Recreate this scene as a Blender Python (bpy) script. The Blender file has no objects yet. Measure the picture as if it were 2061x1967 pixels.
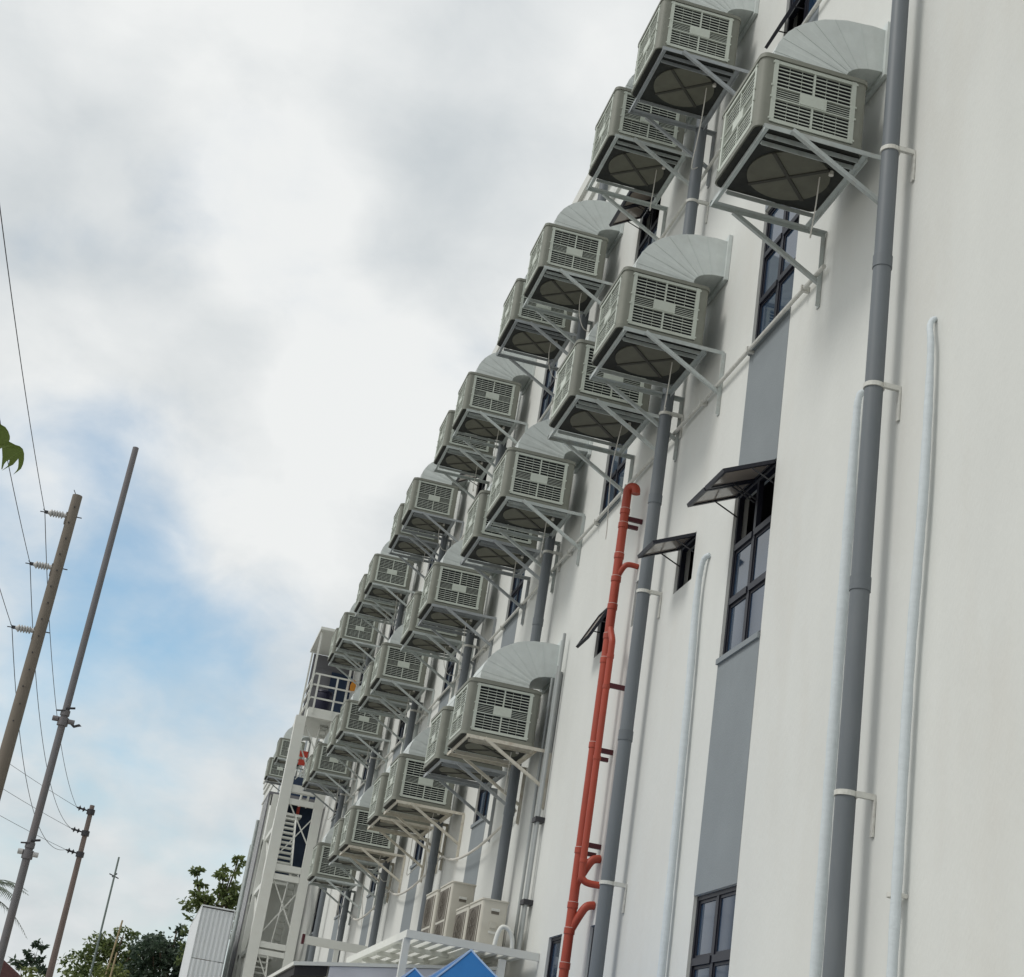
import bpy, math, random
from mathutils import Vector, Matrix
random.seed(7)
S = bpy.context.scene
COL = S.collection
R = math.radians

# ------------------------------------------------------------------ camera
cam = bpy.data.cameras.new('camera'); co = bpy.data.objects.new('camera', cam); COL.objects.link(co)
cam.sensor_width = 36.0; cam.lens = 54.8594; cam.clip_start = 0.1; cam.clip_end = 5000
YAW, PITCH, ROLL = R(10.243267), R(22.275608), R(9.284394)
fw = Vector((math.sin(YAW)*math.cos(PITCH), math.cos(YAW)*math.cos(PITCH), math.sin(PITCH)))
r0 = Vector((math.cos(YAW), -math.sin(YAW), 0)); u0 = r0.cross(fw)
rr = math.cos(ROLL)*r0 + math.sin(ROLL)*u0; uu = -math.sin(ROLL)*r0 + math.cos(ROLL)*u0
m = Matrix.Identity(4)
for i in range(3):
    m[i][0] = rr[i]; m[i][1] = uu[i]; m[i][2] = -fw[i]
m[0][3], m[1][3], m[2][3] = -5.11694, 0.0, 1.6
co.matrix_world = m
S.camera = co
S.render.engine = 'CYCLES'
S.render.resolution_x, S.render.resolution_y = 1024, 977
vs = S.view_settings
vs.view_transform = 'Standard'; vs.look = 'None'; vs.gamma = 1.0; vs.use_curve_mapping = False
vs.exposure = 0.0

# ------------------------------------------------------------------ world: daylight sky with broken cloud
SUN_EL, SUN_AZ = R(50), R(262)      # azimuth clockwise from +Y: light comes from the open yard side
W = bpy.data.worlds.new('World'); S.world = W; W.use_nodes = True
nt = W.node_tree; nt.nodes.clear(); L = nt.links.new
def N(t, **k):
    n = nt.nodes.new(t)
    for a, b in k.items(): setattr(n, a, b)
    return n
def mth(op, a, b=None, c=None, clamp=False):
    n = N('ShaderNodeMath', operation=op, use_clamp=clamp)
    for i, v in enumerate((a, b, c)):
        if v is None: continue
        if isinstance(v, (int, float)): n.inputs[i].default_value = v
        else: L(v, n.inputs[i])
    return n.outputs[0]
out = N('ShaderNodeOutputWorld')
sky = N('ShaderNodeTexSky', sky_type='NISHITA'); sky.sun_disc = False
sky.sun_elevation = SUN_EL; sky.sun_rotation = SUN_AZ; sky.air_density = 1.0; sky.dust_density = 0.8; sky.ozone_density = 0.35
bg1 = N('ShaderNodeBackground'); bg1.inputs[1].default_value = 0.15; tint = N('ShaderNodeVectorMath', operation='MULTIPLY'); tint.inputs[1].default_value = (0.93, 1.10, 1.06); L(sky.outputs[0], tint.inputs[0]); L(tint.outputs[0], bg1.inputs[0])
tc = N('ShaderNodeTexCoord')
sep = N('ShaderNodeSeparateXYZ'); L(tc.outputs['Generated'], sep.inputs[0])
zz = mth('ADD', mth('MAXIMUM', sep.outputs[2], 0.0), 0.55)
px = mth('DIVIDE', sep.outputs[0], zz); py = mth('DIVIDE', sep.outputs[1], zz)
cmb = N('ShaderNodeCombineXYZ'); L(px, cmb.inputs[0]); L(py, cmb.inputs[1]); cmb.inputs[2].default_value = 3.7
def noise(scale, det, rough, dist=0.0, vec=None):
    n = N('ShaderNodeTexNoise'); n.inputs['Scale'].default_value = scale; n.inputs['Detail'].default_value = det
    n.inputs['Roughness'].default_value = rough; n.inputs['Distortion'].default_value = dist
    L(vec or cmb.outputs[0], n.inputs['Vector']); return n.outputs[0]
n1 = noise(5.0, 8, 0.54, 0.3); n2 = noise(15.0, 6, 0.55, 0.3); n3 = noise(8.5, 7, 0.52, 0.3)
def blob(d, deg, soft=1.0):
    v = Vector(d).normalized()
    n = N('ShaderNodeVectorMath', operation='DOT_PRODUCT'); L(tc.outputs['Generated'], n.inputs[0]); n.inputs[1].default_value = v
    mr = N('ShaderNodeMapRange', interpolation_type='SMOOTHSTEP'); L(n.outputs['Value'], mr.inputs[0])
    mr.inputs[1].default_value = math.cos(R(deg)); mr.inputs[2].default_value = 1.0
    return mr.outputs[0]
def wsum(items):
    acc = None
    for o, w in items:
        t = mth('MULTIPLY', o, w); acc = t if acc is None else mth('ADD', acc, t)
    return acc
# where the sky shows blue between clouds, and where cloud is thick or thin
blue = wsum([(blob((-.115, .950, .285), 7.0), .42), (blob((-.048, .933, .352), 4.5), .34), (blob((-.045, .972, .225), 6.0), .42),
             (blob((.03, .966, .250), 5.0), .30), (blob((.04, .99, .120), 7.0), .22), (blob((-.13, .985, .120), 6.0), .2)])
cov = mth('ADD', mth('SUBTRACT', 1.06, blue), mth('MULTIPLY', mth('SUBTRACT', n1, 0.5), 1.1))
cov = mth('ADD', cov, mth('MULTIPLY', mth('SUBTRACT', n2, 0.5), 0.5))
mrc = N('ShaderNodeMapRange', interpolation_type='SMOOTHSTEP'); L(cov, mrc.inputs[0])
mrc.inputs[1].default_value = 0.05; mrc.inputs[2].default_value = 1.0
brt = wsum([(blob((-.016, .863, .505), 5.0), .18), (blob((-.045, .814, .579), 7), .10), (blob((.061, .906, .419), 5), .22), (blob((-.20, .81, .56), 6), .10),
            (blob((-.113, .92, .375), 5), .10), (blob((.01, .948, .318), 4.5), .12), (blob((-.073, .982, .176), 5), .06),
            (blob((.06, .80, .60), 6), -.10), (blob((.07, .85, .52), 5), -.08), (blob((-.14, .866, .48), 6), -.10), (blob((-.03, .90, .44), 5), -.07),
            (blob((.02, .966, .259), 5), -.05), (blob((-.05, .985, .15), 9), -.13)])
lum = mth('ADD', mth('ADD', 0.73, brt), mth('MULTIPLY', mth('SUBTRACT', n3, 0.5), 0.45))
lum = mth('ADD', lum, mth('MULTIPLY', mth('SUBTRACT', n2, 0.5), 0.30))
lum = mth('MINIMUM', mth('MAXIMUM', lum, 0.50), 0.87)
cr = N('ShaderNodeMix', data_type='RGBA'); 
mrl = N('ShaderNodeMapRange'); L(lum, mrl.inputs[0]); mrl.inputs[1].default_value = 0.50; mrl.inputs[2].default_value = 0.90
L(mrl.outputs[0], cr.inputs[0]); cr.inputs[6].default_value = (0.60, 0.645, 0.67, 1); cr.inputs[7].default_value = (0.90, 0.915, 0.91, 1)
bg2 = N('ShaderNodeBackground'); L(cr.outputs[2], bg2.inputs[0]); bg2.inputs[1].default_value = 0.98
mx = N('ShaderNodeMixShader'); L(mrc.outputs[0], mx.inputs[0]); L(bg1.outputs[0], mx.inputs[1]); L(bg2.outputs[0], mx.inputs[2])
L(mx.outputs[0], out.inputs[0])

sl = bpy.data.lights.new('sun', 'SUN'); sl.energy = 1.5; sl.angle = R(18); sl.color = (1.0, 0.97, 0.92)
so = bpy.data.objects.new('sun', sl); COL.objects.link(so); so.location = (-30, -20, 60)
sd = Vector((math.sin(SUN_AZ)*math.cos(SUN_EL), math.cos(SUN_AZ)*math.cos(SUN_EL), math.sin(SUN_EL)))
so.rotation_euler = sd.to_track_quat('Z', 'Y').to_euler()

# ------------------------------------------------------------------ materials
def mat(name, col, rough=0.6, metal=0.0, var=0.12, vscale=3.0, bump=0.0, bscale=60.0, spec=0.4, stretch=(1, 1, 1), rnd=0.0, dirt=None, dscale=1.2, damt=0.5):
    M = bpy.data.materials.new(name); M.use_nodes = True
    t = M.node_tree; b = t.nodes['Principled BSDF']; l = t.links.new
    b.inputs['Roughness'].default_value = rough; b.inputs['Metallic'].default_value = metal
    b.inputs['Specular IOR Level'].default_value = spec
    c = (*col, 1)
    tcn = t.nodes.new('ShaderNodeTexCoord'); mp = t.nodes.new('ShaderNodeMapping'); mp.inputs['Scale'].default_value = stretch
    l(tcn.outputs['Object'], mp.inputs[0])
    if rnd:
        o0 = t.nodes.new('ShaderNodeObjectInfo'); v0 = t.nodes.new('ShaderNodeVectorMath'); v0.operation = 'SCALE'; v0.inputs[0].default_value = (37, 53, 71); l(o0.outputs['Random'], v0.inputs['Scale']); l(v0.outputs[0], mp.inputs['Location'])
    nz = t.nodes.new('ShaderNodeTexNoise'); nz.inputs['Scale'].default_value = vscale; nz.inputs['Detail'].default_value = 6; nz.inputs['Roughness'].default_value = .6
    l(mp.outputs[0], nz.inputs['Vector'])
    mrn = t.nodes.new('ShaderNodeMapRange'); l(nz.outputs[0], mrn.inputs[0]); mrn.inputs[1].default_value = .25; mrn.inputs[2].default_value = .75
    mrn.inputs[3].default_value = 1-var; mrn.inputs[4].default_value = 1+var
    val = mrn.outputs[0]
    if rnd:
        oi = t.nodes.new('ShaderNodeObjectInfo'); m2 = t.nodes.new('ShaderNodeMapRange'); l(oi.outputs['Random'], m2.inputs[0])
        m2.inputs[3].default_value = 1-rnd; m2.inputs[4].default_value = 1+rnd
        mm = t.nodes.new('ShaderNodeMath'); mm.operation = 'MULTIPLY'; l(val, mm.inputs[0]); l(m2.outputs[0], mm.inputs[1]); val = mm.outputs[0]
    vm = t.nodes.new('ShaderNodeVectorMath'); vm.operation = 'SCALE'; vm.inputs[0].default_value = col; l(val, vm.inputs['Scale'])
    colo = vm.outputs[0]
    if dirt:
        n3 = t.nodes.new('ShaderNodeTexNoise'); n3.inputs['Scale'].default_value = dscale; n3.inputs['Detail'].default_value = 8; n3.inputs['Roughness'].default_value = .65
        l(mp.outputs[0], n3.inputs['Vector'])
        m3 = t.nodes.new('ShaderNodeMapRange'); l(n3.outputs[0], m3.inputs[0]); m3.inputs[1].default_value = .5; m3.inputs[2].default_value = .78; m3.inputs[4].default_value = damt
        mxn = t.nodes.new('ShaderNodeMix'); mxn.data_type = 'RGBA'; l(m3.outputs[0], mxn.inputs[0]); l(colo, mxn.inputs[6]); mxn.inputs[7].default_value = (*dirt, 1)
        colo = mxn.outputs[2]
    l(colo, b.inputs['Base Color'])
    if bump:
        n4 = t.nodes.new('ShaderNodeTexNoise'); n4.inputs['Scale'].default_value = bscale; n4.inputs['Detail'].default_value = 4
        l(mp.outputs[0], n4.inputs['Vector'])
        bp = t.nodes.new('ShaderNodeBump'); bp.inputs['Strength'].default_value = bump; bp.inputs['Distance'].default_value = .01
        l(n4.outputs[0], bp.inputs['Height']); l(bp.outputs[0], b.inputs['Normal'])
    return M
WALLM = mat('white_render', (.658, .668, .642), .85, var=.05, vscale=.9, bump=.25, bscale=45, spec=.2, stretch=(1, 1, .35), dirt=(.57, .545, .49), dscale=.7, damt=.45)
def uneven(M, scale, dist):
    t = M.node_tree; l = t.links.new; b = next(n for n in t.nodes if n.type == 'BUMP'); tcn = next(n for n in t.nodes if n.type == 'TEX_COORD')
    n5 = t.nodes.new('ShaderNodeTexNoise'); n5.inputs['Scale'].default_value = scale; n5.inputs['Detail'].default_value = 3; l(tcn.outputs['Object'], n5.inputs['Vector'])
    b2 = t.nodes.new('ShaderNodeBump'); b2.inputs['Strength'].default_value = .35; b2.inputs['Distance'].default_value = dist
    l(n5.outputs[0], b2.inputs['Height']); l(b2.outputs[0], b.inputs['Normal'])
uneven(WALLM, 1.6, .022)
BANDM = mat('grey_band_paint', (.235, .26, .275), .8, var=.07, vscale=1.5, bump=.25, bscale=45, spec=.25)
SOFF = mat('grey_trim', (.45, .46, .45), .8, var=.08)
NAVY = mat('window_frame_dark', (.012, .013, .022), .45, var=.1)
TAUPE = mat('sash_glass_reflection', (.36, .31, .265), .12, var=.06, spec=.5)  # beige base colour stands in for the wall reflected in the sash glass
GLASS = mat('window_glass', (.022, .045, .085), .05, var=.1, spec=1.0)
ROOM = mat('room_plaster', (.10, .10, .11), .9, var=.1)
POSTM = mat('cooler_shell', (.205, .212, .18), .6, var=.08, rnd=.10, dirt=(.115, .115, .09), dscale=5, damt=.35)
PANEL = mat('cooler_panel', (.53, .57, .51), .55, var=.05, rnd=.09, dirt=(.34, .34, .28), dscale=6, damt=.45)
PADM = mat('cooling_pad', (.010, .011, .014), .9, var=.3, vscale=30)
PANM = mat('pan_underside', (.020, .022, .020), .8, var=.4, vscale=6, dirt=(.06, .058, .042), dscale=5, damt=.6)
RIBM = mat('cross_rib', (.045, .044, .036), .7, var=.15)
DISCM = mat('fan_cover', (.112, .112, .086), .7, var=.15, vscale=7)
DUCTM = mat('galvanised_duct', (.60, .64, .625), .5, metal=.08, var=.07, vscale=6, bump=.15, bscale=20, dirt=(.46, .47, .45), dscale=4, damt=.35, rnd=.05)
BRK = [mat('bracket_grey', (.33, .355, .37), .55, metal=.1, var=.1, vscale=8, rnd=.1, dirt=(.22, .2, .18), dscale=9, damt=.5),
       mat('bracket_silver', (.46, .50, .49), .5, metal=.15, var=.1, vscale=8, rnd=.1, dirt=(.28, .24, .2), dscale=9, damt=.5),
       mat('bracket_cream', (.58, .55, .47), .6, var=.1, vscale=8, rnd=.08, dirt=(.30, .20, .13), dscale=9, damt=.6)]
HOSEM = mat('hose_white', (.62, .60, .55), .6, var=.08)
DOWN = mat('downpipe_grey', (.130, .146, .160), .5, var=.08, vscale=2, stretch=(1, 1, .3), rnd=.05, dirt=(.19, .20, .205), dscale=3, damt=.4)
CLAMP = mat('clamp_white', (.60, .60, .56), .6, var=.12, vscale=20, dirt=(.30, .26, .22), dscale=14, damt=.5)
WRAP = mat('wrapped_pipe', (.57, .62, .645), .7, var=.06, vscale=8, stretch=(1, 1, 3), bump=.3, bscale=22)
RED = mat('red_pipe', (.36, .056, .030), .5, var=.12, vscale=2.5, rnd=.05, dirt=(.26, .07, .05), dscale=3, damt=.5)
MAROON = mat('maroon_channel', (.075, .012, .018), .5, var=.1)
LINE = mat('red_joint_cement', (.62, .50, .46), .7)
STEELW = mat('tower_white', (.68, .69, .65), .6, var=.06, vscale=2, dirt=(.45, .42, .36), dscale=2, damt=.35)
CLAD = mat('tower_cladding', (.17, .17, .185), .7, var=.08)
DBLUE = mat('dark_blue_panel', (.018, .036, .075), .6, var=.2)
DNAVY = mat('barrel_navy', (.012, .012, .035), .45, var=.1)
ORANGE = mat('orange_fabric', (.62, .25, .03), .8, var=.15, vscale=9)
REDF = mat('red_sign_paint', (.62, .075, .05), .6, var=.08)
CORR = mat('corrugated_white', (.70, .73, .75), .5, var=.05, vscale=2, dirt=(.5, .5, .46), dscale=2, damt=.3)
BEIGE = mat('condenser_shell', (.50, .48, .42), .55, var=.05, rnd=.05, dirt=(.35, .32, .26), dscale=5, damt=.35)
COIL = mat('condenser_coil', (.13, .115, .095), .7, var=.25, vscale=40)
TENT = mat('tent_blue', (.010, .125, .36), .6, var=.12, vscale=3, bump=.2, bscale=8)
TENTW = mat('tent_seam', (.30, .42, .62), .6)
SHEDW = mat('shed_wall', (.64, .64, .68), .8, var=.06, dirt=(.42, .42, .43), dscale=2, damt=.4)
DARK = mat('shed_inner_shade', (.03, .028, .03), .9, var=.3)  # near-black colour paints in the shade inside the shed's open side
CONC = mat('pole_concrete', (.175, .152, .125), .85, var=.15, vscale=2, stretch=(1, 1, .3), bump=.3, bscale=30, dirt=(.11, .09, .07), dscale=2, damt=.6)
STEELP = mat('pole_steel', (.15, .147, .155), .6, metal=.1, var=.15, vscale=1.2, stretch=(1, 1, .4), dirt=(.20, .12, .09), dscale=1.4, damt=.6)
WOODP = mat('pole_brown', (.17, .135, .12), .8, var=.15, vscale=2, stretch=(1, 1, .3), dirt=(.24, .17, .15), dscale=1.5, damt=.6)
GREENP = mat('pole_green', (.18, .22, .21), .7, var=.15)
BAMBOO = mat('bamboo', (.34, .27, .16), .7, var=.2)
PORC = mat('insulator_grey', (.45, .45, .44), .35, var=.1)
DARKM = mat('dark_hardware', (.035, .035, .04), .5, var=.2)
WIREM = mat('wire', (.05, .052, .055), .6)
GROUND = mat('ground_concrete', (.36, .35, .325), .9, var=.15, vscale=.4, bump=.3, bscale=8)
BARK = mat('bark', (.12, .09, .065), .9, var=.25, vscale=5, bump=.5, bscale=14)
def leafmat(name, a, b, trans=.35):
    M = bpy.data.materials.new(name); M.use_nodes = True; t = M.node_tree; l = t.links.new; p = t.nodes['Principled BSDF']
    g = t.nodes.new('ShaderNodeNewGeometry'); tcn = t.nodes.new('ShaderNodeTexCoord')
    nz = t.nodes.new('ShaderNodeTexNoise'); nz.inputs['Scale'].default_value = .8; l(tcn.outputs['Object'], nz.inputs['Vector'])
    ad = t.nodes.new('ShaderNodeMath'); ad.operation = 'ADD'; l(g.outputs['Random Per Island'], ad.inputs[0]); l(nz.outputs[0], ad.inputs[1])
    mr = t.nodes.new('ShaderNodeMapRange'); l(ad.outputs[0], mr.inputs[0]); mr.inputs[1].default_value = .3; mr.inputs[2].default_value = 1.3
    mxn = t.nodes.new('ShaderNodeMix'); mxn.data_type = 'RGBA'; l(mr.outputs[0], mxn.inputs[0]); mxn.inputs[6].default_value = (*a, 1); mxn.inputs[7].default_value = (*b, 1)
    l(mxn.outputs[2], p.inputs['Base Color']); p.inputs['Roughness'].default_value = .5
    tr = t.nodes.new('ShaderNodeBsdfTranslucent'); l(mxn.outputs[2], tr.inputs[0])
    ms = t.nodes.new('ShaderNodeMixShader'); ms.inputs[0].default_value = trans; l(p.outputs[0], ms.inputs[1]); l(tr.outputs[0], ms.inputs[2])
    l(ms.outputs[0], t.nodes['Material Output'].inputs[0]); return M
LEAF1 = leafmat('leaf_mid', (.05, .09, .03), (.16, .20, .065))
LEAF2 = leafmat('leaf_dark', (.025, .05, .036), (.065, .10, .06))
LEAF3 = leafmat('leaf_light', (.07, .115, .03), (.19, .22, .065))
LEAFB = leafmat('breadfruit_leaf', (.16, .22, .055), (.22, .29, .075), .6)
FROND = leafmat('palm_frond', (.05, .075, .045), (.10, .13, .08))

# ------------------------------------------------------------------ mesh helpers
class MB:
    def __init__(s): s.v = []; s.f = []
    def add(s, vs_, fs):
        o = len(s.v); s.v += [tuple(p) for p in vs_]; s.f += [tuple(i+o for i in f) for f in fs]; return s
    def box(s, x0, x1, y0, y1, z0, z1):
        return s.add([(x0,y0,z0),(x1,y0,z0),(x1,y1,z0),(x0,y1,z0),(x0,y0,z1),(x1,y0,z1),(x1,y1,z1),(x0,y1,z1)],
              [(0,3,2,1),(4,5,6,7),(0,1,5,4),(1,2,6,5),(2,3,7,6),(3,0,4,7)])
    def bar(s, p, q, w, h, up=(0,0,1)):
        p = Vector(p); q = Vector(q); d = (q-p).normalized(); a = d.cross(Vector(up))
        if a.length < 1e-4: a = d.cross(Vector((1,0,0)))
        a.normalize(); b = a.cross(d); a *= w/2; b *= h/2
        return s.add([p-a-b,p+a-b,p+a+b,p-a+b,q-a-b,q+a-b,q+a+b,q-a+b],[(0,1,2,3),(7,6,5,4),(4,5,1,0),(5,6,2,1),(6,7,3,2),(7,4,0,3)])
    def tube(s, pts, r, n=10, cap=True):
        pts = [Vector(p) for p in pts]; k = len(pts); rs = r if isinstance(r, (list, tuple)) else [r]*k
        o = len(s.v); prev = None
        for i, p in enumerate(pts):
            d = (pts[min(i+1,k-1)] - pts[max(i-1,0)]).normalized()
            if prev is None:
                a = d.cross(Vector((0,1,0.13)));  a.normalize()
            else:
                a = prev - d*prev.dot(d); a.normalize()
            prev = a; b = d.cross(a)
            for j in range(n):
                t = 2*math.pi*j/n; s.v.append(tuple(p + (a*math.cos(t)+b*math.sin(t))*rs[i]))
        for i in range(k-1):
            for j in range(n):
                j2 = (j+1) % n; s.f.append((o+i*n+j, o+i*n+j2, o+(i+1)*n+j2, o+(i+1)*n+j))
        if cap:
            s.f.append(tuple(o+j for j in reversed(range(n)))); s.f.append(tuple(o+(k-1)*n+j for j in range(n)))
        return s
    def prism(s, poly, axis, lo, hi):       # poly in the other two axes (cyclic order)
        n = len(poly)
        def P(a, t):
            if axis == 'x': return (t, a[0], a[1])
            if axis == 'y': return (a[0], t, a[1])
            return (a[0], a[1], t)
        vs_ = [P(a, lo) for a in poly] + [P(a, hi) for a in poly]
        fs = [tuple(reversed(range(n))), tuple(range(n, 2*n))] + [(i, (i+1) % n, n+(i+1) % n, n+i) for i in range(n)]
        return s.add(vs_, fs)
    def mesh(s, name, mt, smooth=False, ang=40):
        me = bpy.data.meshes.new(name); me.from_pydata(s.v, [], s.f); me.update()
        if mt: me.materials.append(mt)
        if smooth:
            me.shade_smooth()
            me.set_sharp_from_angle(angle=R(ang))
        return me
    def build(s, name, mt, parent=None, smooth=False, ang=40):
        return link(name, s.mesh(name, mt, smooth, ang), parent)
def link(name, me, parent=None):
    o = bpy.data.objects.new(name, me); COL.objects.link(o)
    if parent: o.parent = parent
    return o
def thing(name, label, cat, loc=(0,0,0), group=None):
    o = bpy.data.objects.new(name, None); o.empty_display_size = .2; COL.objects.link(o); o.location = loc
    return tag(o, label, cat, group)
def tag(o, label, cat, group=None):
    o['label'] = label; o['category'] = cat
    if group: o['group'] = group
    return o
def struct(o): o['kind'] = 'structure'; return o
def stuff(o): o['kind'] = 'stuff'; return o
def copy_tree(o, parent=None, loc=None):
    c = o.copy(); COL.objects.link(c); c.parent = parent
    if loc is not None: c.location = loc
    for ch in list(o.children):
        if not ch.name.startswith('drain_hose'): copy_tree(ch, c)
    return c
def ordn(n): return ['', 'nearest', 'second', 'third', 'fourth', 'fifth', 'sixth', 'seventh', 'eighth', 'ninth', 'tenth', 'eleventh', 'twelfth', 'thirteenth', 'fourteenth'][n]

# ------------------------------------------------------------------ ground
g = MB(); g.add([(-900,-900,0),(900,-900,0),(900,1500,0),(-900,1500,0)], [(0,1,2,3)])
struct(g.build('ground', GROUND))

# ------------------------------------------------------------------ the building
BAY = [7.58] + [13.68 + 6*k for k in range(0, 12)]; BW = 1.14          # window strips
TOP = 18.42; Y0, Y1 = 3.0, 92.0
ROWZ = {'G': 2.14, 'C': 6.42, 'B': 10.05, 'A': 14.12}; WH = 1.87
bld = thing('office_building', 'long white rendered building with grey vertical window strips and stepped parapet', 'building', (0, 20, 0))
bld.location = (0, 0, 0)
openings = []       # (y0,y1,z0,z1)
mainwin = []
for k, y in enumerate(BAY[:9]):
    for rw in 'GCBA':
        if k == 2 and rw in 'GC': continue
        openings.append((y, y+BW, ROWZ[rw], ROWZ[rw]+WH)); mainwin.append((k, rw, y, ROWZ[rw]))
smallwin = [(16.05, 16.68, 7.70, 8.29, 66), (17.72, 18.34, 7.74, 8.36, 0), (19.40, 20.00, 7.75, 8.38, 27),
            (17.78, 18.42, 3.42, 4.02, 0), (19.70, 20.34, 3.45, 4.03, 0)]
for s_ in smallwin: openings.append(s_[:4])
ys = sorted({Y0, Y1} | {v for o in openings for v in o[:2]} | {v for y in BAY for v in (y, y+BW)})
zs = sorted({0.0, TOP} | {v for o in openings for v in o[2:4]})
wall = MB(); 
def inband(y, z):
    for k, b in enumerate(BAY):
        if b-1e-6 < y < b+BW:
            if k == 2 and z < 10.05: return False
            return z < 17.0
    return False
bandq = {}
for i in range(len(ys)-1):
    ym = (ys[i]+ys[i+1])/2
    for j in range(len(zs)-1):
        zm = (zs[j]+zs[j+1])/2
        if any(o[0] < ym < o[1] and o[2] < zm < o[3] for o in openings): continue
        wall.add([(0,ys[i],zs[j]),(0,ys[i],zs[j+1]),(0,ys[i+1],zs[j+1]),(0,ys[i+1],zs[j])], [(0,1,2,3)])
DEP = .16
for (a, b, c, d) in openings:
    wall.add([(0,a,c),(DEP,a,c),(DEP,a,d),(0,a,d)], [(0,1,2,3)]); wall.add([(0,b,c),(0,b,d),(DEP,b,d),(DEP,b,c)], [(0,1,2,3)])
    wall.add([(0,a,d),(DEP,a,d),(DEP,b,d),(0,b,d)], [(0,1,2,3)]); wall.add([(0,a,c),(0,b,c),(DEP,b,c),(DEP,a,c)], [(0,1,2,3)])
X1 = 16.0
wall.add([(0,Y0,0),(X1,Y0,0),(X1,Y0,TOP),(0,Y0,TOP)], [(0,1,2,3)]); wall.add([(0,Y1,0),(0,Y1,TOP),(X1,Y1,TOP),(X1,Y1,0)], [(0,1,2,3)])
wall.add([(X1,Y0,0),(X1,Y1,0),(X1,Y1,TOP),(X1,Y0,TOP)], [(0,1,2,3)])
wall.build('wall', WALLM, bld)
rf = MB(); rf.box(.02, X1-.02, Y0+.02, Y1-.02, 17.55, 17.75); rf.build('roof', SOFF, bld)
for z in (5.35, 9.0, 12.95):
    sb = MB(); sb.box(.4, X1-.1, Y0+.1, Y1-.1, z, z+.3); sb.build('floor_slab', ROOM, bld)
# parapet mouldings: three stepped ledges
for (za, zb_, ox) in ((16.98, 17.06, .05), (17.58, 17.86, .09), (17.862, 18.18, .15), (18.182, 18.45, .22)):
    c_ = MB(); c_.box(-ox, .3, Y0-.1, Y1+.1, za, zb_); c_.build('parapet_ledge', WALLM, bld)
# grey painted strips, 4 mm proud of the render, between the windows
for k, y in enumerate(BAY):
    holes = sorted((z, z+WH) for kk, rw, yy, z in mainwin if kk == k)
    lo = 10.05 if k == 2 else 0.0
    edges = []
    cur = lo
    for a, b in holes:
        if a > cur: edges.append((cur, a))
        cur = b
    edges.append((cur, 16.97))
    for a, b in edges:
        bm_ = MB(); bm_.box(-.004, .002, y, y+BW, a, b); bm_.build('grey_strip', BANDM, bld)
    for a, b in holes:
        sl_ = MB(); sl_.box(-.03, DEP-.02, y-.0, y+BW, a-.055, a+.004); sl_.build('window_sill', BANDM, bld)

def sash(win, ya, yb, zt, h, ang, fr=.04):
    """top-hung sash: hinge at (x=.03, zt), swung outward by ang"""
    ca, sa = math.cos(R(ang)), math.sin(R(ang))
    def P(y, t, n=0.0): return (.0 - t*sa + n*ca, y, zt - t*ca - n*sa)
    f = MB()
    def slab(y0, y1, t0, t1, n0, n1):
        f.add([P(y0,t0,n0),P(y1,t0,n0),P(y1,t1,n0),P(y0,t1,n0),P(y0,t0,n1),P(y1,t0,n1),P(y1,t1,n1),P(y0,t1,n1)],
              [(0,3,2,1),(4,5,6,7),(0,1,5,4),(1,2,6,5),(2,3,7,6),(3,0,4,7)])
    slab(ya, ya+fr, 0, h, -.02, .02); slab(yb-fr, yb, 0, h, -.02, .02); slab(ya+fr, yb-fr, 0, fr, -.02, .02); slab(ya+fr, yb-fr, h-fr, h, -.02, .02)
    f.build('sash', NAVY, win)
    f = MB(); slab(ya+fr, yb-fr, fr, h-fr, -.004, .004); f.build('pane', TAUPE, win)
    if ang > 20:
        for y in (ya+.02, yb-.02):
            t = h*.45; a = MB(); a.bar(P(y, t, .022), (.03, y, zt-h*.42), .008, .014)
            a.build('stay_arm', DARKM, win)
def window(ya, yb, za, zb_, cols, rows, open_cells, ang, shut=0):
    f = MB(); x0, x1 = .035, .095; t = .045
    f.box(x0, x1, ya, ya+t, za, zb_); f.box(x0, x1, yb-t, yb, za, zb_); f.box(x0, x1, ya+t, yb-t, za, za+t); f.box(x0, x1, ya+t, yb-t, zb_-t, zb_)
    yc = [ya + (yb-ya)*i/cols for i in range(cols+1)]; zc = [za] + list(rows) + [zb_]
    for y in yc[1:-1]: f.box(x0+.003, x1-.003, y-.03, y+.03, za+t, zb_-t)
    for z in zc[1:-1]:
        for i in range(cols):
            f.box(x0-.01, x1-.006, yc[i]+(t if i == 0 else .03), yc[i+1]-(t if i == cols-1 else .03), z-.035, z+.035)
    w = f.build('window', NAVY, bld)
    for i in range(cols):
        for j in range(len(zc)-1):
            a = yc[i] + (t if i == 0 else .03); b = yc[i+1] - (t if i == cols-1 else .03)
            c = zc[j] + (t if j == 0 else .035); d = zc[j+1] - (t if j == len(zc)-2 else .035)
            if (i, j) in open_cells: sash(w, a-.015, b+.015, d+.02, d-c+.04, ang); continue
            # casement edge round each pane, then the glass
            e = .03; s_ = MB()
            s_.box(.05, .078, a, a+e*1.6, c, d); s_.box(.05, .078, b-e, b, c, d); s_.box(.05, .078, a+e*1.6, b-e, c, c+e); s_.box(.05, .078, a+e*1.6, b-e, d-e, d)
            s_.build('sash', NAVY, w)
            p = MB(); p.box(.060, .066, a+e*1.6, b-e, c+e, d-e); p.build('pane', GLASS, w)
    return w
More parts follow.
